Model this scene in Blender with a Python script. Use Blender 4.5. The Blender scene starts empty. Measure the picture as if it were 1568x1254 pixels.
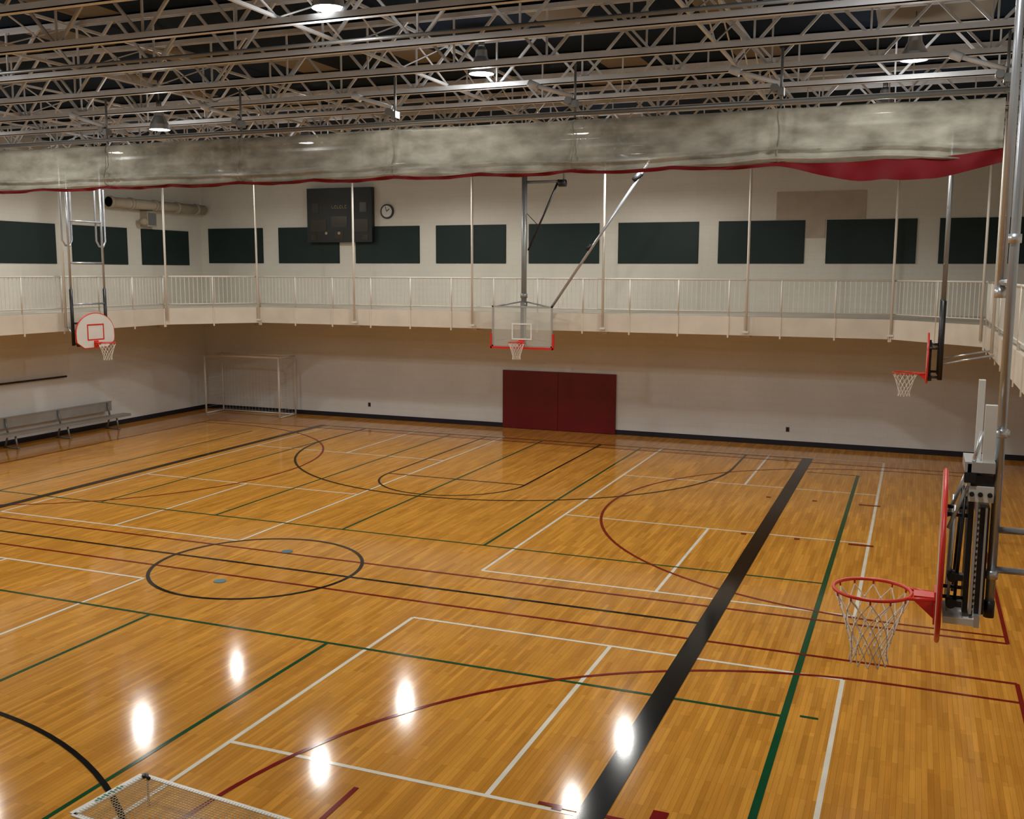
import bpy, bmesh, random
from math import *
from mathutils import Vector, Matrix, noise
random.seed(7)
scene=bpy.context.scene
COL=scene.collection

# ------------------------------------------------------------------ materials
MATS={}
def nodes(name):
    m=bpy.data.materials.new(name); m.use_nodes=True
    nt=m.node_tree; b=nt.nodes["Principled BSDF"]
    MATS[name]=m
    return m,nt,b
def setp(b,**k):
    for a,v in k.items():
        a=a.replace("_"," ")
        if a in b.inputs: b.inputs[a].default_value=v
def paint(name,col,rough=.5,metal=0.0,var=.08,scale=3.0,spec=.5):
    m,nt,b=nodes(name)
    tc=nt.nodes.new("ShaderNodeTexCoord")
    n=nt.nodes.new("ShaderNodeTexNoise"); n.inputs["Scale"].default_value=scale; n.inputs["Detail"].default_value=5
    nt.links.new(tc.outputs["Object"],n.inputs["Vector"])
    mr=nt.nodes.new("ShaderNodeMapRange"); mr.inputs["From Min"].default_value=.3; mr.inputs["From Max"].default_value=.7
    mr.inputs["To Min"].default_value=1-var; mr.inputs["To Max"].default_value=1+var
    nt.links.new(n.outputs["Fac"],mr.inputs["Value"])
    hs=nt.nodes.new("ShaderNodeHueSaturation"); hs.inputs["Color"].default_value=(*col,1)
    nt.links.new(mr.outputs["Result"],hs.inputs["Value"])
    nt.links.new(hs.outputs["Color"],b.inputs["Base Color"])
    b.inputs["Specular IOR Level"].default_value=spec
    setp(b,Roughness=rough,Metallic=metal)
    return m
def wallmat(name,col,low,axis):
    m,nt,b=nodes(name)
    tc=nt.nodes.new("ShaderNodeTexCoord"); sp=nt.nodes.new("ShaderNodeSeparateXYZ"); cb=nt.nodes.new("ShaderNodeCombineXYZ")
    nt.links.new(tc.outputs["Object"],sp.inputs[0])
    nt.links.new(sp.outputs[axis],cb.inputs[0]); nt.links.new(sp.outputs[2],cb.inputs[1])
    br=nt.nodes.new("ShaderNodeTexBrick"); br.inputs["Scale"].default_value=1
    br.inputs["Brick Width"].default_value=.4; br.inputs["Row Height"].default_value=.2; br.inputs["Mortar Size"].default_value=.006
    br.inputs["Color1"].default_value=(1,1,1,1); br.inputs["Color2"].default_value=(.98,.98,.98,1); br.inputs["Mortar"].default_value=(.93,.93,.93,1)
    nt.links.new(cb.outputs[0],br.inputs["Vector"])
    zr=nt.nodes.new("ShaderNodeMapRange"); zr.inputs["From Min"].default_value=3.5; zr.inputs["From Max"].default_value=3.51
    nt.links.new(sp.outputs[2],zr.inputs["Value"])
    pc=nt.nodes.new("ShaderNodeMix"); pc.data_type='RGBA'; pc.inputs["A"].default_value=(*low,1); pc.inputs["B"].default_value=(*col,1)
    nt.links.new(zr.outputs[0],pc.inputs["Factor"])
    mu=nt.nodes.new("ShaderNodeMix"); mu.data_type='RGBA'; mu.blend_type='MULTIPLY'; mu.inputs["Factor"].default_value=1
    nt.links.new(pc.outputs["Result"],mu.inputs["A"]); nt.links.new(br.outputs["Color"],mu.inputs["B"])
    n=nt.nodes.new("ShaderNodeTexNoise"); n.inputs["Scale"].default_value=.5; n.inputs["Detail"].default_value=6
    nt.links.new(tc.outputs["Object"],n.inputs["Vector"])
    mr=nt.nodes.new("ShaderNodeMapRange"); mr.inputs["To Min"].default_value=.88; mr.inputs["To Max"].default_value=1.1
    nt.links.new(n.outputs["Fac"],mr.inputs["Value"])
    hs=nt.nodes.new("ShaderNodeHueSaturation"); nt.links.new(mu.outputs["Result"],hs.inputs["Color"]); nt.links.new(mr.outputs[0],hs.inputs["Value"])
    nt.links.new(hs.outputs[0],b.inputs["Base Color"]); setp(b,Roughness=.6); b.inputs["Specular IOR Level"].default_value=.25
    bp=nt.nodes.new("ShaderNodeBump"); bp.inputs["Strength"].default_value=.2; bp.inputs["Distance"].default_value=.01; bp.invert=True
    nt.links.new(br.outputs["Fac"],bp.inputs["Height"]); nt.links.new(bp.outputs[0],b.inputs["Normal"])
    return m
WALLC=(.66,.63,.55); LOWC=(.73,.75,.75)  # lower wall coloured cooler to offset the orange light bouncing off the floor
wallmat("wall_paint_x",WALLC,LOWC,0); wallmat("wall_paint_y",WALLC,LOWC,1)

def floormat():
    m,nt,b=nodes("maple_floor")
    tc=nt.nodes.new("ShaderNodeTexCoord"); sp=nt.nodes.new("ShaderNodeSeparateXYZ"); cb=nt.nodes.new("ShaderNodeCombineXYZ")
    nt.links.new(tc.outputs["Object"],sp.inputs[0]); nt.links.new(sp.outputs[1],cb.inputs[0]); nt.links.new(sp.outputs[0],cb.inputs[1])
    def brick(w,h,c1,c2,mort,off):
        br=nt.nodes.new("ShaderNodeTexBrick"); br.inputs["Scale"].default_value=1
        br.inputs["Brick Width"].default_value=w; br.inputs["Row Height"].default_value=h; br.inputs["Mortar Size"].default_value=mort
        br.inputs["Color1"].default_value=c1; br.inputs["Color2"].default_value=c2; br.inputs["Mortar"].default_value=(.2,.085,.018,1)
        br.offset=off; br.offset_frequency=2; br.squash=1
        nt.links.new(cb.outputs[0],br.inputs["Vector"]); return br
    b1=brick(1.1,.057,(.70,.335,.055,1),(.54,.235,.032,1),.001,.37)
    b2=brick(.7,.114,(1.08,1.07,1.04,1),(.90,.88,.85,1),0,.43)
    mx=nt.nodes.new("ShaderNodeMix"); mx.data_type='RGBA'; mx.blend_type='MULTIPLY'; mx.inputs["Factor"].default_value=1
    nt.links.new(b1.outputs["Color"],mx.inputs["A"]); nt.links.new(b2.outputs["Color"],mx.inputs["B"])
    mp=nt.nodes.new("ShaderNodeMapping"); mp.inputs["Scale"].default_value=(14,.9,1); nt.links.new(tc.outputs["Object"],mp.inputs[0])
    n=nt.nodes.new("ShaderNodeTexNoise"); n.inputs["Scale"].default_value=1.0; n.inputs["Detail"].default_value=6; nt.links.new(mp.outputs[0],n.inputs["Vector"])
    mr=nt.nodes.new("ShaderNodeMapRange"); mr.inputs["From Min"].default_value=.25;mr.inputs["From Max"].default_value=.75;mr.inputs["To Min"].default_value=.86; mr.inputs["To Max"].default_value=1.14
    nt.links.new(n.outputs["Fac"],mr.inputs["Value"])
    hs=nt.nodes.new("ShaderNodeHueSaturation"); nt.links.new(mx.outputs["Result"],hs.inputs["Color"]); nt.links.new(mr.outputs[0],hs.inputs["Value"])
    nt.links.new(hs.outputs[0],b.inputs["Base Color"])
    n2=nt.nodes.new("ShaderNodeTexNoise"); n2.inputs["Scale"].default_value=1.3; n2.inputs["Detail"].default_value=4; nt.links.new(tc.outputs["Object"],n2.inputs["Vector"])
    m2=nt.nodes.new("ShaderNodeMapRange"); m2.inputs["To Min"].default_value=.07; m2.inputs["To Max"].default_value=.13
    nt.links.new(n2.outputs["Fac"],m2.inputs["Value"]); nt.links.new(m2.outputs[0],b.inputs["Roughness"])
    b.inputs["Specular IOR Level"].default_value=.17
floormat()

def deckmat():
    m,nt,b=nodes("roof_deck")
    tc=nt.nodes.new("ShaderNodeTexCoord")
    mp=nt.nodes.new("ShaderNodeVectorMath"); mp.operation='DIVIDE'; mp.inputs[1].default_value=(.8,1.6,50); nt.links.new(tc.outputs["Object"],mp.inputs[0])
    fl=nt.nodes.new("ShaderNodeVectorMath"); fl.operation='FLOOR'; nt.links.new(mp.outputs[0],fl.inputs[0])
    wn=nt.nodes.new("ShaderNodeTexWhiteNoise"); wn.noise_dimensions='2D'; nt.links.new(fl.outputs[0],wn.inputs["Vector"])
    rp=nt.nodes.new("ShaderNodeValToRGB"); rp.color_ramp.interpolation='CONSTANT'
    rp.color_ramp.elements[0].color=(.006,.014,.028,1); rp.color_ramp.elements[1].position=.86; rp.color_ramp.elements[1].color=(.19,.175,.145,1)
    nt.links.new(wn.outputs["Value"],rp.inputs[0]); nt.links.new(rp.outputs[0],b.inputs["Base Color"]); setp(b,Roughness=.9); b.inputs["Specular IOR Level"].default_value=.1
deckmat()

paint("fascia_paint",(.63,.57,.48),.5,var=.08,scale=1.5)
paint("rail_paint",(.68,.65,.58),.45,var=.05)
paint("baseboard_vinyl",(.008,.010,.020),.4)
paint("green_panel",(.010,.022,.020),.6,var=.12,scale=1.2,spec=.3)
paint("tan_panel",(.42,.35,.27),.7)
paint("steel_paint",(.62,.65,.68),.4,var=.12,scale=2,metal=.0,spec=.6)
paint("grey_steel",(.22,.23,.23),.4,metal=.4)
paint("galvanised",(.66,.68,.70),.3,metal=.7)
paint("pole_silver",(.50,.54,.60),.28,metal=.7)
paint("black_metal",(.010,.010,.012),.4)
paint("white_enamel",(.75,.74,.70),.35,var=.04)
paint("orange_red",(.66,.025,.012),.35,var=.05)
paint("pad_vinyl",(.14,.003,.008),.35,var=.12,scale=1.5)
paint("cord_white",(.80,.77,.70),.8,var=.05)
paint("net_tan",(.52,.42,.27),.8)
paint("label_green",(.02,.22,.10),.6)
paint("clock_face",(.6,.6,.56),.4)
paint("score_body",(.008,.008,.006),.5)
paint("score_lens",(.035,.028,.014),.3)
paint("score_text",(.34,.28,.14),.5)
paint("aluminium",(.42,.43,.42),.4,metal=.5)
paint("duct_tan",(.42,.36,.27),.6)
paint("socket_blue",(.06,.18,.22),.4)
for n,c in (("line_white",(.80,.77,.66)),("line_green",(.006,.075,.028)),("line_red",(.20,.008,.008)),("line_black",(.005,.005,.005))):
    paint(n,c,.10,var=.08,spec=.17)

m,nt,b=nodes("backboard_glass"); setp(b,Base_Color=(.75,.8,.74,1),Roughness=.05,Alpha=.28)
m,nt,b=nodes("lamp_glow"); setp(b,Base_Color=(1,1,1,1),Emission_Color=(1,.98,.94,1),Emission_Strength=14)
m,nt,b=nodes("curtain_mesh")
tc=nt.nodes.new("ShaderNodeTexCoord"); mp=nt.nodes.new("ShaderNodeMapping"); mp.inputs["Scale"].default_value=(1.5,.8,3.0); nt.links.new(tc.outputs["Object"],mp.inputs[0])
n=nt.nodes.new("ShaderNodeTexNoise"); n.inputs["Scale"].default_value=1.6; n.inputs["Detail"].default_value=8; nt.links.new(mp.outputs[0],n.inputs["Vector"])
rp=nt.nodes.new("ShaderNodeValToRGB"); rp.color_ramp.elements[0].position=.32; rp.color_ramp.elements[0].color=(.26,.25,.205,1); rp.color_ramp.elements[1].position=.68; rp.color_ramp.elements[1].color=(.58,.57,.50,1)
nt.links.new(n.outputs["Fac"],rp.inputs[0]); nt.links.new(rp.outputs[0],b.inputs["Base Color"]); setp(b,Roughness=.95); b.inputs["Specular IOR Level"].default_value=.08
tl=nt.nodes.new("ShaderNodeBsdfTranslucent"); nt.links.new(rp.outputs[0],tl.inputs[0]); tp=nt.nodes.new("ShaderNodeBsdfTransparent")
m1=nt.nodes.new("ShaderNodeMixShader"); m1.inputs[0].default_value=.25; m2=nt.nodes.new("ShaderNodeMixShader"); m2.inputs[0].default_value=.33
out=nt.nodes["Material Output"]
nt.links.new(b.outputs[0],m1.inputs[1]); nt.links.new(tl.outputs[0],m1.inputs[2]); nt.links.new(m1.outputs[0],m2.inputs[1]); nt.links.new(tp.outputs[0],m2.inputs[2]); nt.links.new(m2.outputs[0],out.inputs[0])
paint("curtain_red",(.13,.003,.006),.7,var=.15,spec=.2)

# ------------------------------------------------------------------ mesh builder
class MB:
    def __init__(s,name): s.name=name; s.v=[]; s.f=[]; s.m=[]; s.sm=[]; s.slots=[]
    def mi(s,mat):
        if mat not in s.slots: s.slots.append(mat)
        return s.slots.index(mat)
    def face(s,pts,mat,smooth=False):
        i=len(s.v); s.v+= [tuple(p) for p in pts]; s.f.append(tuple(range(i,i+len(pts)))); s.m.append(s.mi(mat)); s.sm.append(smooth)
    def box(s,x0,x1,y0,y1,z0,z1,mat):
        i=len(s.v); s.v+=[(x0,y0,z0),(x1,y0,z0),(x1,y1,z0),(x0,y1,z0),(x0,y0,z1),(x1,y0,z1),(x1,y1,z1),(x0,y1,z1)]
        k=s.mi(mat)
        for q in ((0,3,2,1),(4,5,6,7),(0,1,5,4),(1,2,6,5),(2,3,7,6),(3,0,4,7)):
            s.f.append(tuple(i+a for a in q)); s.m.append(k); s.sm.append(False)
    def cyl(s,a,b,r,mat,n=10,r2=None,cap=True):
        a=Vector(a);b=Vector(b);d=(b-a)
        if d.length<1e-6:return
        d.normalize(); up=Vector((0,0,1)) if abs(d.z)<.95 else Vector((1,0,0))
        e1=d.cross(up).normalized(); e2=d.cross(e1)
        r2=r if r2 is None else r2; i=len(s.v); k=s.mi(mat)
        off=pi/4 if n==4 else 0
        for p,rr in ((a,r),(b,r2)):
            for j in range(n):
                t=2*pi*j/n+off; s.v.append(tuple(p+e1*cos(t)*rr+e2*sin(t)*rr))
        for j in range(n):
            s.f.append((i+j,i+(j+1)%n,i+n+(j+1)%n,i+n+j)); s.m.append(k); s.sm.append(n>5)
        if cap:
            s.f.append(tuple(i+n-1-j for j in range(n))); s.m.append(k); s.sm.append(False)
            s.f.append(tuple(i+n+j for j in range(n))); s.m.append(k); s.sm.append(False)
    def path(s,pts,r,mat,n=8,closed=False):
        P=[Vector(p) for p in pts]; m_=len(P); k=s.mi(mat); i0=len(s.v); prev=None
        for a in range(m_):
            if closed: d=(P[(a+1)%m_]-P[a-1])
            else: d=P[min(a+1,m_-1)]-P[max(a-1,0)]
            d.normalize()
            if prev is None:
                up=Vector((0,0,1)) if abs(d.z)<.9 else Vector((1,0,0)); e1=d.cross(up).normalized()
            else:
                e1=(prev-d*prev.dot(d)).normalized()
            prev=e1; e2=d.cross(e1)
            for j in range(n):
                t=2*pi*j/n; s.v.append(tuple(P[a]+e1*cos(t)*r+e2*sin(t)*r))
        last=m_ if closed else m_-1
        for a in range(last):
            c=(a+1)%m_
            for j in range(n):
                s.f.append((i0+a*n+j,i0+a*n+(j+1)%n,i0+c*n+(j+1)%n,i0+c*n+j)); s.m.append(k); s.sm.append(True)
    def prism(s,poly,z0,z1,mat):
        n=len(poly); i=len(s.v); k=s.mi(mat)
        s.v+=[(x,y,z0) for x,y in poly]+[(x,y,z1) for x,y in poly]
        s.f.append(tuple(i+n-1-j for j in range(n))); s.f.append(tuple(i+n+j for j in range(n)))
        for j in range(n): s.f.append((i+j,i+(j+1)%n,i+n+(j+1)%n,i+n+j))
        s.m+=[k]*(n+2); s.sm+=[False]*(n+2)
    def grid(s,fn,nu,nv,mat,smooth=True):
        i=len(s.v); k=s.mi(mat)
        for a in range(nu+1):
            for c in range(nv+1): s.v.append(tuple(fn(a/nu,c/nv)))
        for a in range(nu):
            for c in range(nv):
                q=i+a*(nv+1)+c; s.f.append((q,q+nv+1,q+nv+2,q+1)); s.m.append(k); s.sm.append(smooth)
    def done(s,parent=None):
        me=bpy.data.meshes.new(s.name); me.from_pydata(s.v,[],s.f)
        for mt in s.slots: me.materials.append(MATS[mt])
        me.polygons.foreach_set("material_index",s.m); me.polygons.foreach_set("use_smooth",s.sm); me.update()
        ob=bpy.data.objects.new(s.name,me); COL.objects.link(ob)
        if parent: ob.parent=parent
        return ob

XL,XR,YB,YN,ZT=-24.1,4.45,30.1,-3.3,8.78
# ------------------------------------------------------------------ room shell
o=MB("floor"); o.box(XL-.2,XR+.2,YN-.2,YB+.2,-.2,0,"maple_floor"); o.done()
o=MB("wall_back"); o.box(XL-.2,XR+.2,YB,YB+.2,0,ZT,"wall_paint_x"); o.done()
o=MB("wall_front"); o.box(XL-.2,XR+.2,YN-.2,YN,0,ZT,"wall_paint_x"); o.done()
o=MB("wall_left"); o.box(XL-.2,XL,YN,YB,0,ZT,"wall_paint_y"); o.done()
o=MB("wall_right"); o.box(XR,XR+.2,YN,YB,0,ZT,"wall_paint_y"); o.done()
o=MB("ceiling"); o.box(XL-.2,XR+.2,YN-.2,YB+.2,ZT,ZT+.2,"roof_deck"); o.done()
for nm,a in (("back",(XL,XR,YB-.02,YB)),("front",(XL,XR,YN,YN+.02)),("left",(XL,XL+.02,YN+.02,YB-.02)),("right",(XR-.02,XR,YN+.02,YB-.02))):
    o=MB("baseboard_"+nm); o.box(*a,0,.15,"baseboard_vinyl"); o.done()

# ------------------------------------------------------------------ court markings
L=MB("court_markings")
ZL={"line_white":.0020,"line_green":.0035,"line_red":.0050,"line_black":.0070}
def zz_(mat):
    ZL[mat]+=.00003; return ZL[mat]
def rect(x0,x1,y0,y1,mat):
    z=zz_(mat); L.face([(x0,y0,z),(x1,y0,z),(x1,y1,z),(x0,y1,z)],mat)
def lx(y,x0,x1,w,mat): rect(x0,x1,y-w/2,y+w/2,mat)
def ly(x,y0,y1,w,mat): rect(x-w/2,x+w/2,y0,y1,mat)
def arc(cx,cy,r,a0,a1,w,mat,n=64):
    z=zz_(mat)
    for i in range(n):
        t0=radians(a0+(a1-a0)*i/n); t1=radians(a0+(a1-a0)*(i+1)/n)
        L.face([(cx+(r-w/2)*cos(t0),cy+(r-w/2)*sin(t0),z),(cx+(r+w/2)*cos(t0),cy+(r+w/2)*sin(t0),z),(cx+(r+w/2)*cos(t1),cy+(r+w/2)*sin(t1),z),(cx+(r-w/2)*cos(t1),cy+(r-w/2)*sin(t1),z)],mat)
K="line_black";G="line_green";Rr="line_red";Wt="line_white"
cx=-10.25
ly(-2.57,.2,28.2,.27,K); ly(-17.93,.2,28.2,.2,K); lx(28.1,-17.95,-2.57,.06,K); lx(.2,-17.95,-2.57,.06,K)
lx(14.0,-17.95,-2.57,.06,K); arc(cx,13.95,1.77,0,360,.06,K,96)
for yc,s in ((25.9,-1),(2.0,1)):
    arc(cx,yc,6.03,0 if s>0 else 180,180 if s>0 else 360,.06,K)
    yb=28.1 if s<0 else .2
    for sx in (-1,1): ly(cx+sx*6.03,min(yc,yb),max(yc,yb),.05,K); ly(cx+sx*1.83,min(yb,yc+s*4.0),max(yb,yc+s*4.0),.05,K)
    lx(yc+s*4.0,cx-1.83,cx+1.83,.05,K); arc(cx,yc+s*4.0,1.83,0 if s>0 else 180,180 if s>0 else 360,.05,K)
for yc,ya,yb in ((6.7,.1,13.33),(21.1,14.8,27.6)):
    for xc,s in ((0.0,-1),(-20.6,1)):
        arc(xc,yc,6.03,90 if s<0 else -90,270 if s<0 else 90,.055,Rr)
        xb=1.38 if s<0 else -22.0
        for t in (-1,1): lx(yc+t*6.03,min(xc,xb),max(xc,xb),.05,Rr)
    lx(ya,-22,1.38,.055,Rr); lx(yb,-22,1.38,.055,Rr); ly(1.38,ya,yb,.055,Rr); ly(-22,ya,yb,.055,Rr)
    for t in (-1.75,1.75):
        for xx in (-.75,-1.9,-2.9): rect(xx-.22 if xx>-1 else xx-.05,xx+.22 if xx>-1 else xx+.05,yc+t-.05,yc+t+.05,Rr)
ly(-4.84,5.3,8.06,.055,Rr); lx(8.47,-3.1,-1.6,.05,Rr); rect(-2.05,-1.9,8.4,8.75,Rr)
for y in (11.3,16.65): lx(y,-19.3,-1.17,.055,G)
ly(-1.17,1.5,26.2,.08,G); ly(-19.3,1.5,26.2,.06,G)
for x in (-7.2,-10.22,-13.25,-16.3): ly(x,1.5,11.3,.055,G); ly(x,16.65,28,.055,G)
lx(26.2,-2.4,-1.17,.05,G); rect(-1.0,-.8,11.35,11.4,G)
for x0,x1 in ((-6.6,-.62),(-17.55,-11.55)):
    xm=(x0+x1)/2
    for ya,yb,s1,s2 in ((-.7,12.65,3.9,8.4),(15.18,28.25,19.5,24.0)):
        ly(x0,ya,yb,.055,Wt); ly(x1,ya,yb,.055,Wt); lx(ya,x0,x1,.055,Wt); lx(yb,x0,x1,.055,Wt); lx(s1,x0,x1,.055,Wt); lx(s2,x0,x1,.055,Wt)
        ly(xm,ya,s1,.055,Wt); ly(xm,s2,yb,.055,Wt)
L.done()
S=MB("floor_sockets")
for p in ((-10.3,14.9),(-10.3,13.0)): S.cyl((*p,0),(*p,.009),.1,"socket_blue",20)
S.done()

# ------------------------------------------------------------------ elevated track
ZD,ZF=3.87,3.38
XE,XI,YE,YI=-21.25,1.45,26.95,-.35
e_=.006
T=MB("running_track_deck")
T.prism([(XL+e_,YE),(XR-e_,YE),(XR-e_,YB-e_),(XL+e_,YB-e_)],ZF+.12,ZD,"fascia_paint")
T.prism([(XL+e_,YN+e_),(XR-e_,YN+e_),(XR-e_,YI),(XL+e_,YI)],ZF+.12,ZD,"fascia_paint")
T.prism([(XL+e_,YI),(XE,YI),(XE,YE),(XL+e_,YE)],ZF+.12,ZD,"fascia_paint")
T.prism([(XI,YI),(XR-e_,YI),(XR-e_,YE),(XI,YE)],ZF+.12,ZD,"fascia_paint")
T.prism([(XE,24.65),(-19.4,YE),(XE,YE)],ZF+.12,ZD,"fascia_paint")
T.prism([(-.6,YE),(XI,24.9),(XI,YE)],ZF+.12,ZD,"fascia_paint")
edge=[(XI,YI),(XI,24.9),(-.6,YE),(-19.4,YE),(XE,24.65),(XE,YI),(XI,YI)]
cen=Vector((-10,13,0))
RL=MB("track_railing")
for (x0,y0),(x1,y1) in zip(edge[:-1],edge[1:]):
    a=Vector((x0,y0,0));b=Vector((x1,y1,0)); d=(b-a); Ln=d.length; d.normalize(); nn=Vector((-d.y,d.x,0))
    if nn.dot(cen-a)<0: nn=-nn
    p=[a,b,b+nn*.05,a+nn*.05]; T.prism([(q.x,q.y) for q in p],ZF,ZD,"fascia_paint")
    nseg=max(1,round(Ln/1.3)); 
    for i in range(nseg+1):
        c=a+d*(Ln*i/nseg)
        q=[c-d*.02+nn*.05,c+d*.02+nn*.05,c+d*.02+nn*.07,c-d*.02+nn*.07]
        T.prism([(k.x,k.y) for k in q],ZF-.07,ZD,"fascia_paint")
        c2=c+nn*.02
        RL.cyl((c2.x,c2.y,ZD+.002),(c2.x,c2.y,4.83),.022,"rail_paint",8)
    for z,r in ((4.83,.024),(4.0,.016)):
        RL.cyl((a+nn*.02)+Vector((0,0,z)),(b+nn*.02)+Vector((0,0,z)),r,"rail_paint",8)
    nb=int(Ln/.125)
    for i in range(1,nb):
        c=a+d*(Ln*i/nb)+nn*.02
        RL.cyl((c.x,c.y,4.0),(c.x,c.y,4.82),.0105,"rail_paint",4,cap=False)
for (px,py),(qx,qy) in (((XE,24.65),(XL+.1,27.6)),((-19.4,YE),(-21.8,YB-.1)),((-.6,YE),(1.6,YB-.1)),((XI,24.9),(XR-.1,27.6))):
    T.cyl((px,py,ZF+.05),(qx,qy,ZF-.25),.07,"fascia_paint",4)
for x in (-15.9,-12.0,-8.05,-4.15): T.box(x-.08,x+.08,YE+.05,YB-e_,ZF-.05,ZF+.12,"fascia_paint")
T.done(); RL.done()
H_=MB("track_hanger_rods")
for x in (-19.4,-15.9,-11.98,-8.05,-4.15,-.6):
    H_.cyl((x,YE-.125,ZD-.37),(x,YE-.125,ZT-.01),.033,"rail_paint",10); H_.box(x-.07,x+.07,YE-.16,YE-.09,ZD-.42,ZD-.37,"rail_paint")
for y in (24.65,20.7,16.8,12.9,9,5,1.2):
    H_.cyl((XE+.125,y,ZD-.35),(XE+.125,y,ZT-.01),.033,"rail_paint",10); H_.cyl((XI-.125,y+.25,ZD-.35),(XI-.125,y+.25,ZT-.01),.03,"rail_paint",10)
H_.done()

# ------------------------------------------------------------------ wall panels
for x0,x1 in ((-23.79,-21.46),(-20.81,-18.37),(-17.73,-15.32),(-14.72,-12.26),(-11.48,-9.17),(-8.57,-6.12),(-5.54,-3.10),(-2.51,-.14),(.43,2.9)):
    p=MB("acoustic_panel"); p.box(x0+.012,x1-.012,YB-.04,YB-.012,5.292,6.488,"green_panel"); p.box(x0,x1,YB-.03,YB-.002,5.28,6.5,"green_panel"); p.done()
for y0,y1 in ((27.0,29.35),(24.0,26.34),(21.0,23.37),(18,20.4),(15,17.4),(12,14.4),(9,11.4),(6,8.4),(3,5.4)):
    p=MB("acoustic_panel"); p.box(XL+.012,XL+.04,y0+.012,y1-.012,5.212,6.368,"green_panel"); p.box(XL+.002,XL+.03,y0,y1,5.2,6.38,"green_panel"); p.done()
p=MB("tan_board"); p.box(-3.91,-1.49,YB-.02,YB-.001,6.52,7.29,"tan_panel"); p.box(-3.08,-2.55,YB-.02,YB-.001,6.0,6.52,"tan_panel"); p.done()

p=MB("padded_mat")
x0,x1=-12.33,-8.54
for i in range(2):
    a=x0+(x1-x0)*i/2; b_=x0+(x1-x0)*(i+1)/2-.004
    p.box(a,b_,YB-.07,YB-.021,.01,1.88,"pad_vinyl"); p.box(a+.01,b_-.01,YB-.08,YB-.07,.02,1.87,"pad_vinyl")
p.done()
for x in (-17.3,-3.35):
    p=MB("power_outlet"); p.box(x-.04,x+.04,YB-.025,YB-.01,.42,.54,"black_metal"); p.box(x-.05,x+.05,YB-.012,YB-.001,.41,.55,"grey_steel"); p.done()

p=MB("round_clock"); c=(-16.5,6.98)
p.cyl((c[0],YB-.005,c[1]),(c[0],YB-.07,c[1]),.24,"black_metal",32); p.cyl((c[0],YB-.07,c[1]),(c[0],YB-.075,c[1]),.19,"clock_face",32)
p.cyl((c[0],YB-.08,c[1]),(c[0]+.1,YB-.08,c[1]+.08),.012,"black_metal",6); p.cyl((c[0],YB-.08,c[1]),(c[0]-.05,YB-.08,c[1]+.15),.009,"black_metal",6)
p.done()

p=MB("scoreboard")
x0,x1,z0,z1=-19.49,-16.98,5.98,7.78; y=YB-.22
p.box(x0,x1,y,YB-.041,z0,z1,"score_body")
p.box(x0+.03,x1-.03,y-.02,y,z1-.08,z1-.03,"score_body")
for (a,b_,c,d) in ((.15,.75,.35,.75),(1.76,2.36,.35,.75),(.95,1.56,.5,.85),(.2,.45,1.0,1.3),(2.06,2.31,1.0,1.3),(1.1,1.4,.12,.35),(.15,.35,.08,.25),(2.15,2.35,.08,.25)):
    p.box(x0+a,x0+b_,y-.012,y,z0+c,z0+d,"score_lens")
    p.box(x0+a-.02,x0+b_+.02,y-.006,y,z0+c-.02,z0+d+.02,"black_metal")
for i in range(6):
    xx=x0+.98+i*.1
    p.box(xx,xx+.07,y-.012,y,z0+1.12,z0+1.14,"score_text"); p.box(xx,xx+.015,y-.012,y,z0+1.12,z0+1.22,"score_text")
    if i%2: p.box(xx,xx+.07,y-.012,y,z0+1.20,z0+1.22,"score_text")
for s in (.3,.5): p.cyl((x0+s*2.5,y-.02,z0+.3),(x0+s*2.5,y,z0+.3),.05,"score_text",10)
p.done()

p=MB("air_duct")
p.cyl((XL+.3,25.3,7.15),(XL+.3,29.9,7.15),.16,"duct_tan",16)
for yy in (25.3,26.2,27.3,28.4,29.4): p.cyl((XL+.3,yy,7.15),(XL+.3,yy+.12,7.15),.19,"duct_tan",16)
for yy in (26.2,28.4): p.box(XL+.002,XL+.3,yy,yy+.05,7.12,7.18,"grey_steel")
p.done()
p=MB("loudspeaker"); p.box(XL+.002,XL+.3,27.0,27.45,6.45,6.95,"duct_tan"); p.box(XL+.3,XL+.32,27.05,27.4,6.5,6.9,"grey_steel"); p.cyl((XL+.15,26.85,6.6),(XL+.35,26.85,6.6),.1,"duct_tan",14); p.done()
p=MB("handrail_bar"); p.cyl((XL+.12,19.5,1.8),(XL+.12,23.4,1.8),.03,"black_metal",10)
for yy in (20,21.7,23.3): p.cyl((XL+.002,yy,1.8),(XL+.12,yy,1.8),.02,"black_metal",8)
p.done()

p=MB("team_bench")
ya,yb=18.2,25.3
p.box(-23.62,-23.32,ya,yb,.42,.46,"aluminium"); p.box(-23.32,-23.30,ya,yb,.38,.46,"aluminium")
p.box(-23.84,-23.80,ya,yb-.3,.56,.86,"aluminium"); p.box(-23.86,-23.78,ya,yb-.3,.84,.87,"aluminium")
for yy in (19.2,20.9,22.8,24.8):
    p.cyl((-23.36,yy,0),(-23.44,yy,.42),.028,"grey_steel",8); p.cyl((-23.85,yy,0),(-23.7,yy,.42),.028,"grey_steel",8)
    p.cyl((-23.7,yy,.40),(-23.78,yy,.84),.028,"grey_steel",8); p.cyl((-23.85,yy,.40),(-23.35,yy,.40),.025,"grey_steel",8); p.cyl((-23.9,yy,.025),(-23.3,yy,.025),.025,"grey_steel",8)
p.done()

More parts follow.
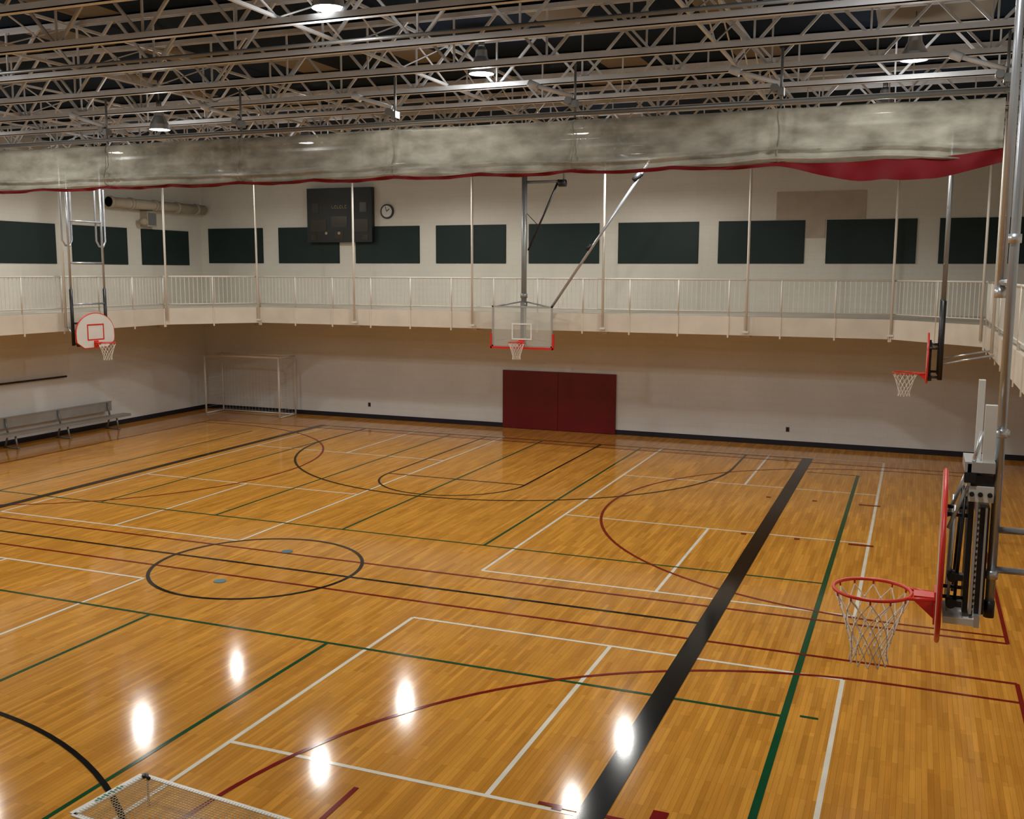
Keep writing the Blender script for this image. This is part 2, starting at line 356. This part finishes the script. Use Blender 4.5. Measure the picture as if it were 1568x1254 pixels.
p=MB("soccer_goal")
gx0,gx1,gy0,gy1,gh=-23.15,-20.08,28.82,29.78,2.08; r=.035
for x in (gx0,gx1):
    p.cyl((x,gy0,0),(x,gy0,gh),r,"white_enamel",10); p.cyl((x,gy1,0),(x,gy1,gh),.028,"white_enamel",10)
    p.cyl((x,gy0,gh),(x,gy1,gh),.028,"white_enamel",10); p.cyl((x,gy0,.03),(x,gy1,.03),.028,"white_enamel",10)
p.cyl((gx0,gy0,gh),(gx1,gy0,gh),r,"white_enamel",10); p.cyl((gx0,gy1,gh),(gx1,gy1,gh),.02,"white_enamel",10); p.cyl((gx0,gy1,.03),(gx1,gy1,.03),.028,"white_enamel",10)
def sag(u): return .12*sin(pi*u)
for i in range(1,22):
    u=i/22; x=gx0+(gx1-gx0)*u
    p.path([(x,gy0,gh-sag(u)*.6),(x,(gy0+gy1)/2,gh-sag(u)-.05),(x,gy1,gh-sag(u)*.4),(x,gy1-.05,gh/2),(x,gy1,.04)],.0028,"cord_white",4)
for j in range(0,14):
    z=.1+j*.145
    for q in (((gx0,gy0,z),(gx0,gy1-.04,z)),((gx0,gy1-.04,z),(gx1,gy1-.04,z)),((gx1,gy1-.04,z),(gx1,gy0,z))): p.cyl(*q,.0025,"cord_white",4)
for y in (gy0+.25,gy0+.5,gy0+.75): p.path([(gx0+(gx1-gx0)*u/10,y,gh-sag(u/10)-.03) for u in range(11)],.0025,"cord_white",4)
p.done()

# ------------------------------------------------------------------ hoops
def net(p,c,r0=.222,r1=.105,h=.44,mat="cord_white",th=.0038,n=12,rows=6):
    cx_,cy_,cz=c
    def ring(k,off):
        t=k/rows; rr=r0+(r1-r0)*min(1,t*1.25)**.8 + (.012 if k==rows else 0)
        return [(cx_+rr*cos(2*pi*(i+off)/n),cy_+rr*sin(2*pi*(i+off)/n),cz-h*t) for i in range(n)]
    for k in range(rows):
        A=ring(k,.5*(k%2)); B=ring(k+1,.5*((k+1)%2))
        for i in range(n):
            if k%2==0: j=(i,(i-1)%n)
            else: j=(i,(i+1)%n)
            for q in j: p.cyl(A[i],B[q],th,mat,5)
        if k>0:
            for a in A: p.cyl((a[0],a[1],a[2]+.008),(a[0],a[1],a[2]-.008),th*1.8,mat,6)
def rim(p,c,sx,sy,n=40,mat="orange_red",th=.011,off=.42):
    pts=[(c[0]+.228*cos(2*pi*i/n),c[1]+.228*sin(2*pi*i/n),c[2]) for i in range(n)]
    p.path(pts,th,mat,8,closed=True)
    for i in range(12):
        t=2*pi*i/12; p.cyl((c[0]+.228*cos(t),c[1]+.228*sin(t),c[2]),(c[0]+.224*cos(t),c[1]+.224*sin(t),c[2]-.03),.006,mat,5)
    d=Vector((sx,sy,0)); s=Vector((-sy,sx,0)); C_=Vector(c)
    a=C_+d*.24; b_=C_+d*off
    for t in (-1,1):
        p.cyl(C_+d*.19+s*.11*t,b_+s*.07*t,.011,mat,8)
    def quadbox(w,z0a,z0b,z1):
        A=[a+s*w,a-s*w,b_-s*w,b_+s*w]
        lo=[A[0]+Vector((0,0,z0a)),A[1]+Vector((0,0,z0a)),A[2]+Vector((0,0,z0b)),A[3]+Vector((0,0,z0b))]
        hi=[q+Vector((0,0,z1)) for q in A]
        p.face(lo[::-1],mat);p.face(hi,mat)
        for i in range(4): p.face([lo[i],lo[(i+1)%4],hi[(i+1)%4],hi[i]],mat)
    quadbox(.06,-.02,-.13,.012)
    e=[b_+s*.08-d*.012,b_-s*.08-d*.012,b_-s*.08,b_+s*.08]
    p.prism([(q.x,q.y) for q in e],c[2]-.15,c[2]+.05,mat)
    net(p,(c[0],c[1],c[2]-.03))
def fan_outline(w=1.37,h=.9,n=18):
    pts=[(-.42,0),(.42,0),(w/2-.02,.16),(w/2,.26),(w/2,.42)]
    for i in range(1,n):
        t=pi*i/n; pts.append((w/2*cos(t),.42+(h-.42)*sin(t)))
    pts+= [(-w/2,.42),(-w/2,.26),(-w/2+.02,.16)]
    return pts
def fanboard(p,xf,yc,z0,face,thick,edge="orange_red",h=.9,w=1.37,er=.02,skew=0):
    O=fan_outline(w,h); n=len(O)
    A=[(xf+a*skew,yc+a,z0+b_) for a,b_ in O]; B=[(xf-face*thick+a*skew,yc+a,z0+b_) for a,b_ in O]
    p.face(A,"white_enamel");p.face(B[::-1],"white_enamel")
    for i in range(n): p.face([A[i],A[(i+1)%n],B[(i+1)%n],B[i]],edge)
    p.path([((a[0]+b_[0])/2,a[1],a[2]) for a,b_ in zip(A,B)],er,edge,8,closed=True)
    def bar(ya,yb,za,zb):
        q=[(xf+face*.003+t*skew,yc+t,z0+zz) for t,zz in ((ya,za),(yb,za),(yb,zb),(ya,zb))]; p.face(q,edge)
    bar(-.305,.305,.60,.64);bar(-.305,-.265,.2,.6);bar(.265,.305,.2,.6);bar(-.265,.265,.2,.235)

# near right hoop --------------------------------------------------
p=MB("basketball_hoop")
Y0=6.45
fanboard(p,.195,Y0,2.93,-1,.028,h=.90,er=.013,skew=.024)
rim(p,(-.17,Y0,3.06),1,0,off=.365)
for zz in (3.10,3.60):
    for yy in (Y0-.1,Y0+.12): p.cyl((.22,yy,zz),(.36,yy,zz),.012,"black_metal",8)
for yy in (Y0-.12,Y0+.2):
    p.cyl((.255,yy,3.02),(.265,yy,3.66),.009,"galvanised",8)
    p.cyl((.29,yy,3.05),(.315,yy,3.72),.009,"black_metal",8)
    p.cyl((.235,yy,3.52),(.35,yy,3.86),.012,"galvanised",8)
for zz in (3.08,3.24):
    p.box(.245,.33,Y0-.17,Y0-.11,zz-.018,zz+.018,"black_metal"); p.cyl((.27,Y0-.18,zz),(.27,Y0-.09,zz),.028,"black_metal",12)
p.box(.235,.41,Y0-.16,Y0+.16,2.955,2.995,"white_enamel"); p.box(.40,.43,Y0-.165,Y0+.16,2.95,3.02,"galvanised")
p.box(.335,.365,Y0-.12,Y0+.12,3.02,3.70,"black_metal"); p.box(.40,.45,Y0-.12,Y0+.12,3.02,3.66,"black_metal")
p.box(.37,.385,Y0-.14,Y0-.12,3.02,3.70,"galvanised"); p.box(.425,.437,Y0-.14,Y0-.12,3.02,3.66,"galvanised")
for k_ in range(18): p.box(.388,.398,Y0-.13,Y0-.11,3.04+k_*.035,3.055+k_*.035,"galvanised")
p.cyl((.383,Y0-.1,3.0),(.383,Y0-.1,3.9),.012,"grey_steel",10)
p.box(.33,.46,Y0-.17,Y0+.1,3.70,3.79,"white_enamel"); 
for xx in (.345,.39,.44): p.cyl((xx,Y0-.185,3.745),(xx,Y0-.16,3.745),.014,"black_metal",8)
p.box(.315,.335,Y0-.17,Y0+.12,3.79,3.92,"galvanised"); p.box(.345,.455,Y0-.15,Y0+.12,3.79,3.85,"black_metal")
p.box(.30,.36,Y0-.18,Y0-.1,3.81,3.87,"black_metal")
p.box(.30,.46,Y0-.17,Y0+.15,3.87,3.93,"galvanised")
p.box(.39,.452,Y0-.155,Y0-.10,3.93,4.26,"white_enamel"); p.box(.36,.395,Y0+.08,Y0+.15,3.93,4.38,"white_enamel")
p.cyl((.345,Y0-.15,3.93),(.385,Y0-.1,4.1),.012,"galvanised",8)
Yt=Y0-.05; Yu=7.2
p.cyl((.485,Yt,3.0),(.485,Yt,ZT-.84),.026,"pole_silver",16)
p.cyl((.485,Yu,4.85),(.485,Yu,ZT-.84),.026,"pole_silver",16)
p.cyl((.485,Yt,2.99),(.485,Yt,3.09),.030,"black_metal",16)
for zz in (4.09,5.2,3.25): p.cyl((.485,Yt,zz-.025),(.485,Yt,zz+.025),.036,"galvanised",16)
p.cyl((.44,Yt,4.09),(.53,Yt,4.09),.02,"galvanised",10)
p.cyl((.485,Yu,4.85),(.485,Yu,4.92),.036,"galvanised",16)
for zz in (4.95,6.8): p.cyl((.485,Yt,zz),(.485,Yu+.05,zz),.018,"pole_silver",10)
for zz in (3.28,3.52): p.cyl((.485,Yt,zz),(1.36,Yt,zz),.02,"pole_silver",12)
p.box(1.34,1.36,Yt-.1,Yt+.1,3.18,3.7,"galvanised")
p.done()

def side_hoop(face,xf,yc,xpole,xedge,u_frame):
    p=MB("basketball_hoop")
    fanboard(p,xf,yc,2.92,face,.03,h=.93,er=.018)
    rim(p,(xf+face*.38,yc,3.06),-face,0,off=.38)
    bx=xf-face*.03
    for t in (-.35,.35): p.box(min(bx,bx-face*.05),max(bx,bx-face*.05),yc+t-.025,yc+t+.025,2.95,3.7,"black_metal")
    for zz in (3.0,3.6): p.box(min(bx,bx-face*.07),max(bx,bx-face*.07),yc-.6,yc+.6,zz-.025,zz+.025,"black_metal")
    for t in (-.6,.6):
        p.cyl((xpole,yc+t,3.0),(xpole,yc+t,4.5),.045,"black_metal",12)
        p.cyl((xpole,yc+t,4.5),(xpole,yc+t,ZT-.84),.032,"grey_steel" if face<0 else "pole_silver",12)
        p.cyl((xpole,yc+t,3.3),(xedge,yc+t,3.5),.022,"pole_silver",8)
        p.cyl((xpole,yc+t,3.05),(bx,yc+t,3.05),.025,"black_metal",8); p.cyl((xpole,yc+t,3.6),(bx,yc+t,3.6),.025,"black_metal",8)
    for zz in (3.4,4.1,5.2,6.3): p.cyl((xpole,yc-.6,zz),(xpole,yc+.6,zz),.026,"pole_silver",8)
    if u_frame:
        for t in (-.75,.45):
            p.path([(xpole-.05,yc+t,7.2),(xpole-.05,yc+t,5.8),(xpole-.05,yc+t+.1,5.65),(xpole-.05,yc+t+.25,5.65),(xpole-.05,yc+t+.33,5.8),(xpole-.05,yc+t+.33,7.2)],.026,"pole_silver",8)
    p.done()
side_hoop(-1,.21,21.4,.45,1.36,False)
side_hoop(1,-20.75,21.35,-20.95,-21.15,True)

p=MB("basketball_hoop")
bx0,bx1,by,bz0,bz1=-11.13,-9.33,26.3,2.93,4.07; xc=(bx0+bx1)/2
p.box(bx0+.03,bx1-.03,by,by+.02,bz0+.03,bz1-.03,"backboard_glass")
for a in ((bx0,bx1,bz0,bz0+.04),(bx0,bx1,bz1-.04,bz1),(bx0,bx0+.04,bz0,bz1),(bx1-.04,bx1,bz0,bz1)): p.box(a[0],a[1],by-.01,by+.04,a[2],a[3],"aluminium")
for a in ((bx0-.04,bx1+.04,bz0-.06,bz0),(bx0-.05,bx0,bz0-.06,bz0+.38),(bx1,bx1+.05,bz0-.06,bz0+.38)): p.box(a[0],a[1],by-.03,by+.05,a[2],a[3],"orange_red")
for a in ((-.3,.3,.62,.66),(-.3,-.26,.2,.62),(.26,.3,.2,.62),(-.26,.26,.2,.24)): p.box(xc+a[0],xc+a[1],by-.013,by,bz0+a[2],bz0+a[3],"white_enamel")
rim(p,(xc,by-.4,3.08),0,1,off=.39)
p.box(xc-.05,xc+.05,by+.02,by+.12,bz0-.05,bz1+.1,"grey_steel")
p.cyl((xc,by+.15,3.0),(xc,by+.15,ZT-.84),.075,"grey_steel",16)
for zz in (3.15,4.1,4.35): p.cyl((xc,by+.15,zz-.06),(xc,by+.15,zz+.06),.1,"grey_steel",14)
for s in (-1,1):
    p.cyl((xc,by+.12,4.2),(xc+s*.8,by+.06,4.05),.02,"grey_steel",8); p.cyl((xc,by+.12,3.2),(xc+s*.8,by+.06,3.1),.02,"grey_steel",8)
p.cyl((xc+.85,by+.08,4.05),(xc+3.55,by+.1,ZT-.85),.038,"pole_silver",12)
p.cyl((xc+1.85,by+.08,5.6),(xc+1.95,by+.08,5.75),.055,"black_metal",10)
p.cyl((xc+.12,by+.15,5.6),(xc+1.0,by+.15,7.5),.03,"black_metal",8)
p.cyl((xc,by+.15,7.45),(xc+1.2,by+.15,7.45),.04,"grey_steel",8); p.cyl((xc+1.15,by+.15,7.45),(xc+1.15,by+.15,ZT-.84),.035,"grey_steel",8)
p.cyl((xc+1.0,by+.15,7.4),(xc+1.2,by+.15,7.4),.1,"black_metal",10); p.cyl((xc+3.1,by+.1,7.4),(xc+3.3,by+.1,7.6),.08,"black_metal",10)
p.path([(xc+.1,by+.1,6.6),(xc+.6,by+.1,6.1),(xc+1.2,by+.1,5.8),(xc+1.9,by+.08,5.68)],.01,"black_metal",6)
p.done()

# ------------------------------------------------------------------ roof steel
ZB=7.95
J=MB("roof_joists")
yj=[10.8+1.6*i for i in range(-8,12)]
x0,x1=XL+.02,XR-.02; PL=1.45
for y in yj:
    for z in (ZB,ZT-.1):
        J.box(x0,x1,y-.055,y+.055,z,z+.014,"steel_paint") if z==ZB else J.box(x0,x1,y-.055,y+.055,z+.07,z+.085,"steel_paint")
        J.box(x0,x1,y-.055,y-.043,z,z+.085,"steel_paint"); J.box(x0,x1,y+.043,y+.055,z,z+.085,"steel_paint")
    n=int((x1-x0)/PL); ph=random.uniform(-.3,.3)
    for i in range(n+1):
        xb=x0+.4+ph+i*PL
        if xb>x1-.05 or xb<x0: continue
        J.cyl((xb,y,ZB+.02),(xb,y,ZT-.03),.018,"steel_paint",4,cap=False)
        for s in (-1,1):
            xt=xb+s*PL/2
            if x0<xt<x1: J.cyl((xb,y,ZB+.02),(xt,y,ZT-.03),.026,"steel_paint",4,cap=False)
J.done()
Bg=MB("roof_bridging")
for x in (-21.5,-16.8,-12.1,-7.4,-2.7,1.9):
    for z in (ZB+.1,ZT-.12): Bg.box(x-.02,x+.02,YN+.01,YB-.01,z-.02,z+.02,"steel_paint")
    for a,b_ in zip(yj[:-1],yj[1:]):
        if b_<YB: Bg.cyl((x,a,ZB+.1),(x,b_,ZT-.1),.013,"steel_paint",4); Bg.cyl((x,b_,ZB+.1),(x,a,ZT-.1),.013,"steel_paint",4)
Bg.done()
Pp=MB("electrical_conduit")
for y,z in ((11.6,7.9),(17.9,7.85),(20.0,7.82)): Pp.cyl((XL+.01,y,z),(XR-.01,y,z),.025,"grey_steel",8)
Pp.done()

# ------------------------------------------------------------------ divider curtain
CX0,CX1,CY=-20.9,.85,13.95
straps=[-1.81,-4.64,-7.5,-10.31,-13.08,-15.9,-18.7]
def strapd(x): return min(abs(x-s) for s in straps+[.85])
def curt(u,v):
    x=CX0+(CX1-CX0)*u; a=2*pi*v
    sd=strapd(x); pin=1-.3*exp(-(sd/.22)**2)
    zt=7.13; bot=6.44+.025*exp(-(sd/.3)**2)-.035*sin(pi*min(1,sd/1.42))
    c=cos(a); s_=sin(a)
    z=(zt+bot)/2+(zt-bot)/2*(abs(c)**.45)*(1 if c>0 else -1)
    y=CY+.08*pin*s_*(1+1.5*max(0,-c))
    n1=noise.noise((x*1.1,z*1.5,0))*.02+noise.noise((x*9,z*2,4))*.018*(.6+2.6*exp(-(sd/.45)**2))
    low=1/(1+exp((z-6.78)*28))
    ph=noise.noise((x*.35,0,0))*4+noise.noise((x*1.2,5,0))*1.8
    hz=low*(.05*sin(z*50+ph)+.02*sin(z*95+ph*1.7))
    up=.014*sin(z*26+ph*.6)*(1-low)
    return (x,y+(n1+hz+up)*(1 if s_>0 else -1),z+noise.noise((x*.8,v*2,9))*.02)
p=MB("divider_curtain"); p.grid(curt,900,84,"curtain_mesh")
def dep(x):
    t=max(0,min(1,(x+1.9)/1.3)); t=t*t*(3-2*t)
    return .018+.21*t*(1-.45*max(0,(x-.1)/.75)) +.008*noise.noise((x,0,0))
p.grid(lambda u,v:(CX0+(CX1-CX0)*u,CY-.1+.03*sin(u*260)*v+.05*noise.noise((u*60,v,0)),6.445+.07*max(0,min(1,(CX0+(CX1-CX0)*u+.3)/1.1))-.035*sin(pi*min(1,strapd(CX0+(CX1-CX0)*u)/1.42))-(dep(CX0+(CX1-CX0)*u)+.03)*v),420,4,"curtain_red")
for s in straps:
    if s>CX0:
        pts=[(s+.02*sin(t*3),CY+.09*sin(t)*(1+1.1*max(0,-cos(t))),6.79+.345*cos(t)) for t in [2*pi*i/24 for i in range(24)]]
        p.path(pts,.010,"curtain_mesh",6,closed=True)
p.done()
p=MB("curtain_hoist")
p.cyl((CX0,CY,7.22),(CX1+.4,CY,7.22),.03,"grey_steel",10)
for s in straps+[.85]:
    p.cyl((s,CY,7.17),(s,CY,7.9),.018,"grey_steel",8)
    p.box(s-.04,s+.04,CY-.07,CY+.07,7.3,7.40,"grey_steel"); p.cyl((s-.55,CY-.12,7.62),(s-.02,CY-.05,7.45),.032,"steel_paint",8)
    p.cyl((s-.65,CY-.12,7.66),(s-.52,CY-.12,7.6),.055,"steel_paint",10); p.cyl((s-.08,CY-.08,7.4),(s-.08,CY+.08,7.4),.055,"grey_steel",12)
p.done()

# ------------------------------------------------------------------ lamps
lamps=[(-6.6,15.15,8.1,1),(-6.7,10.83,8.1,1),(-14.05,16.4,7.75,1),(-.25,16.4,8.1,1),(-.8,21.05,8.1,1),(-13.8,25.9,8.1,1),(-7.0,26.1,8.1,1),(-7.25,22.2,8.1,1),(-14.05,21.55,8.1,1),(-20,21.6,8.1,1),
(-20.2,26.2,8.1,.3),(-20.2,16.5,8.1,1),(-14,11,8.1,1),(-20.2,11,8.1,1),(-.3,11.2,8.1,1),(-14,5.5,8.1,1),(-6.7,5.5,8.1,1),(-.3,5.2,8.1,1),(-20.2,5.5,8.1,1)]
for (x,y,z,e) in lamps:
    p=MB("high_bay_lamp")
    prof=[(.05,.42),(.09,.36),(.10,.26),(.13,.2),(.18,.1),(.20,0.0)]
    for (r0,z0),(r1,z1) in zip(prof[:-1],prof[1:]): p.cyl((x,y,z+z0),(x,y,z+z1),r0,"galvanised",20,r2=r1,cap=False)
    p.cyl((x,y,z+.40),(x,y,z+.55),.05,"grey_steel",10); p.cyl((x,y,z+.55),(x,y,ZT-.005),.012,"grey_steel",6)
    p.cyl((x,y,z+.03),(x,y,z+.0),.17,"lamp_glow",20)
    ob=p.done()
    ld=bpy.data.lights.new("lamp_light",'SPOT'); ld.energy=280*e; ld.spot_size=radians(168); ld.spot_blend=.35; ld.shadow_soft_size=.13; ld.color=(1,.97,.91)
    lo=bpy.data.objects.new("lamp_light",ld); lo.location=(x,y,z-.14); COL.objects.link(lo); lo.parent=ob
    ld=bpy.data.lights.new("joist_fill",'POINT'); ld.energy=28; ld.shadow_soft_size=.12; ld.color=(1,.98,.95)  # added unseen fill light below each lamp, brightens the joists from underneath
    lo=bpy.data.objects.new("joist_fill",ld); lo.location=(x,y,z-.38); COL.objects.link(lo); lo.parent=ob

# ------------------------------------------------------------------ portable net (bottom left)
p=MB("portable_rebound_net")
zn=.3
A=Vector((-6.53,7.03,zn));B=Vector((-6.61,6.25,zn));C_=Vector((-4.40,6.84,zn));D=Vector((-4.48,6.06,zn))
def lerp(a,b,t): return a+(b-a)*t
def strip(a,b,w,mat,z=.0):
    d=(b-a).normalized(); s=Vector((-d.y,d.x,0))*w; dz=Vector((0,0,z))
    q=[a+s+dz,b+s+dz,b-s+dz,a-s+dz]; p.face(q,mat); lo=[k-Vector((0,0,.012)) for k in q]; p.face(lo[::-1],mat)
    for i in range(4): p.face([q[i],lo[i],lo[(i+1)%4],q[(i+1)%4]],mat)
strip(A,B,.045,"white_enamel");strip(A,C_,.025,"white_enamel");strip(B,D,.025,"white_enamel");strip(C_,D,.045,"white_enamel")
for i in range(9):
    t=.32+i*.045; q=lerp(A,B,t); w=.015+.012*(i%2); p.face([q+Vector((-w,.01,.003)),q+Vector((w,.01,.003)),q+Vector((w,-.01,.003)),q+Vector((-w,-.01,.003))][::-1],"label_green")
for i in range(1,64): p.cyl(lerp(A,C_,i/64),lerp(B,D,i/64),.003,"net_tan",4,cap=False)
for i in range(1,24): p.cyl(lerp(A,B,i/24),lerp(C_,D,i/24),.003,"net_tan",4,cap=False)
for q in (A,B,C_,D):
    dx=.05 if q in (A,B) else -.05
    p.cyl((q.x+dx,q.y,0),(q.x+dx,q.y,zn-.012),.012,"white_enamel",8)
p.cyl((A.x+.05,A.y-.03,zn),(A.x+.05,A.y-.03,zn+.03),.03,"black_metal",10); p.cyl((A.x+.05,A.y-.03,zn+.02),(A.x+.13,A.y-.07,zn+.02),.016,"black_metal",8)
p.done()

# ------------------------------------------------------------------ world, camera
w=bpy.data.worlds.new("world"); scene.world=w; w.use_nodes=True
w.node_tree.nodes["Background"].inputs[0].default_value=(.5,.55,.6,1); w.node_tree.nodes["Background"].inputs[1].default_value=.05
yaw,pitch,roll=.3803,.1351,.0042
F=Vector((-sin(yaw)*cos(pitch),cos(yaw)*cos(pitch),-sin(pitch))); r_=Vector((cos(yaw),sin(yaw),0)); u_=r_.cross(F)
R2=r_*cos(roll)+u_*sin(roll); U2=-r_*sin(roll)+u_*cos(roll)
cd=bpy.data.cameras.new("camera"); cd.sensor_width=36; cd.lens=36*1546.6/1568; cd.clip_start=.05; cd.clip_end=200
co=bpy.data.objects.new("camera",cd); COL.objects.link(co)
M=Matrix((R2,U2,-F)).transposed().to_4x4(); M.translation=Vector((0,0,5.0)); co.matrix_world=M
scene.camera=co
scene.view_settings.view_transform='Standard'
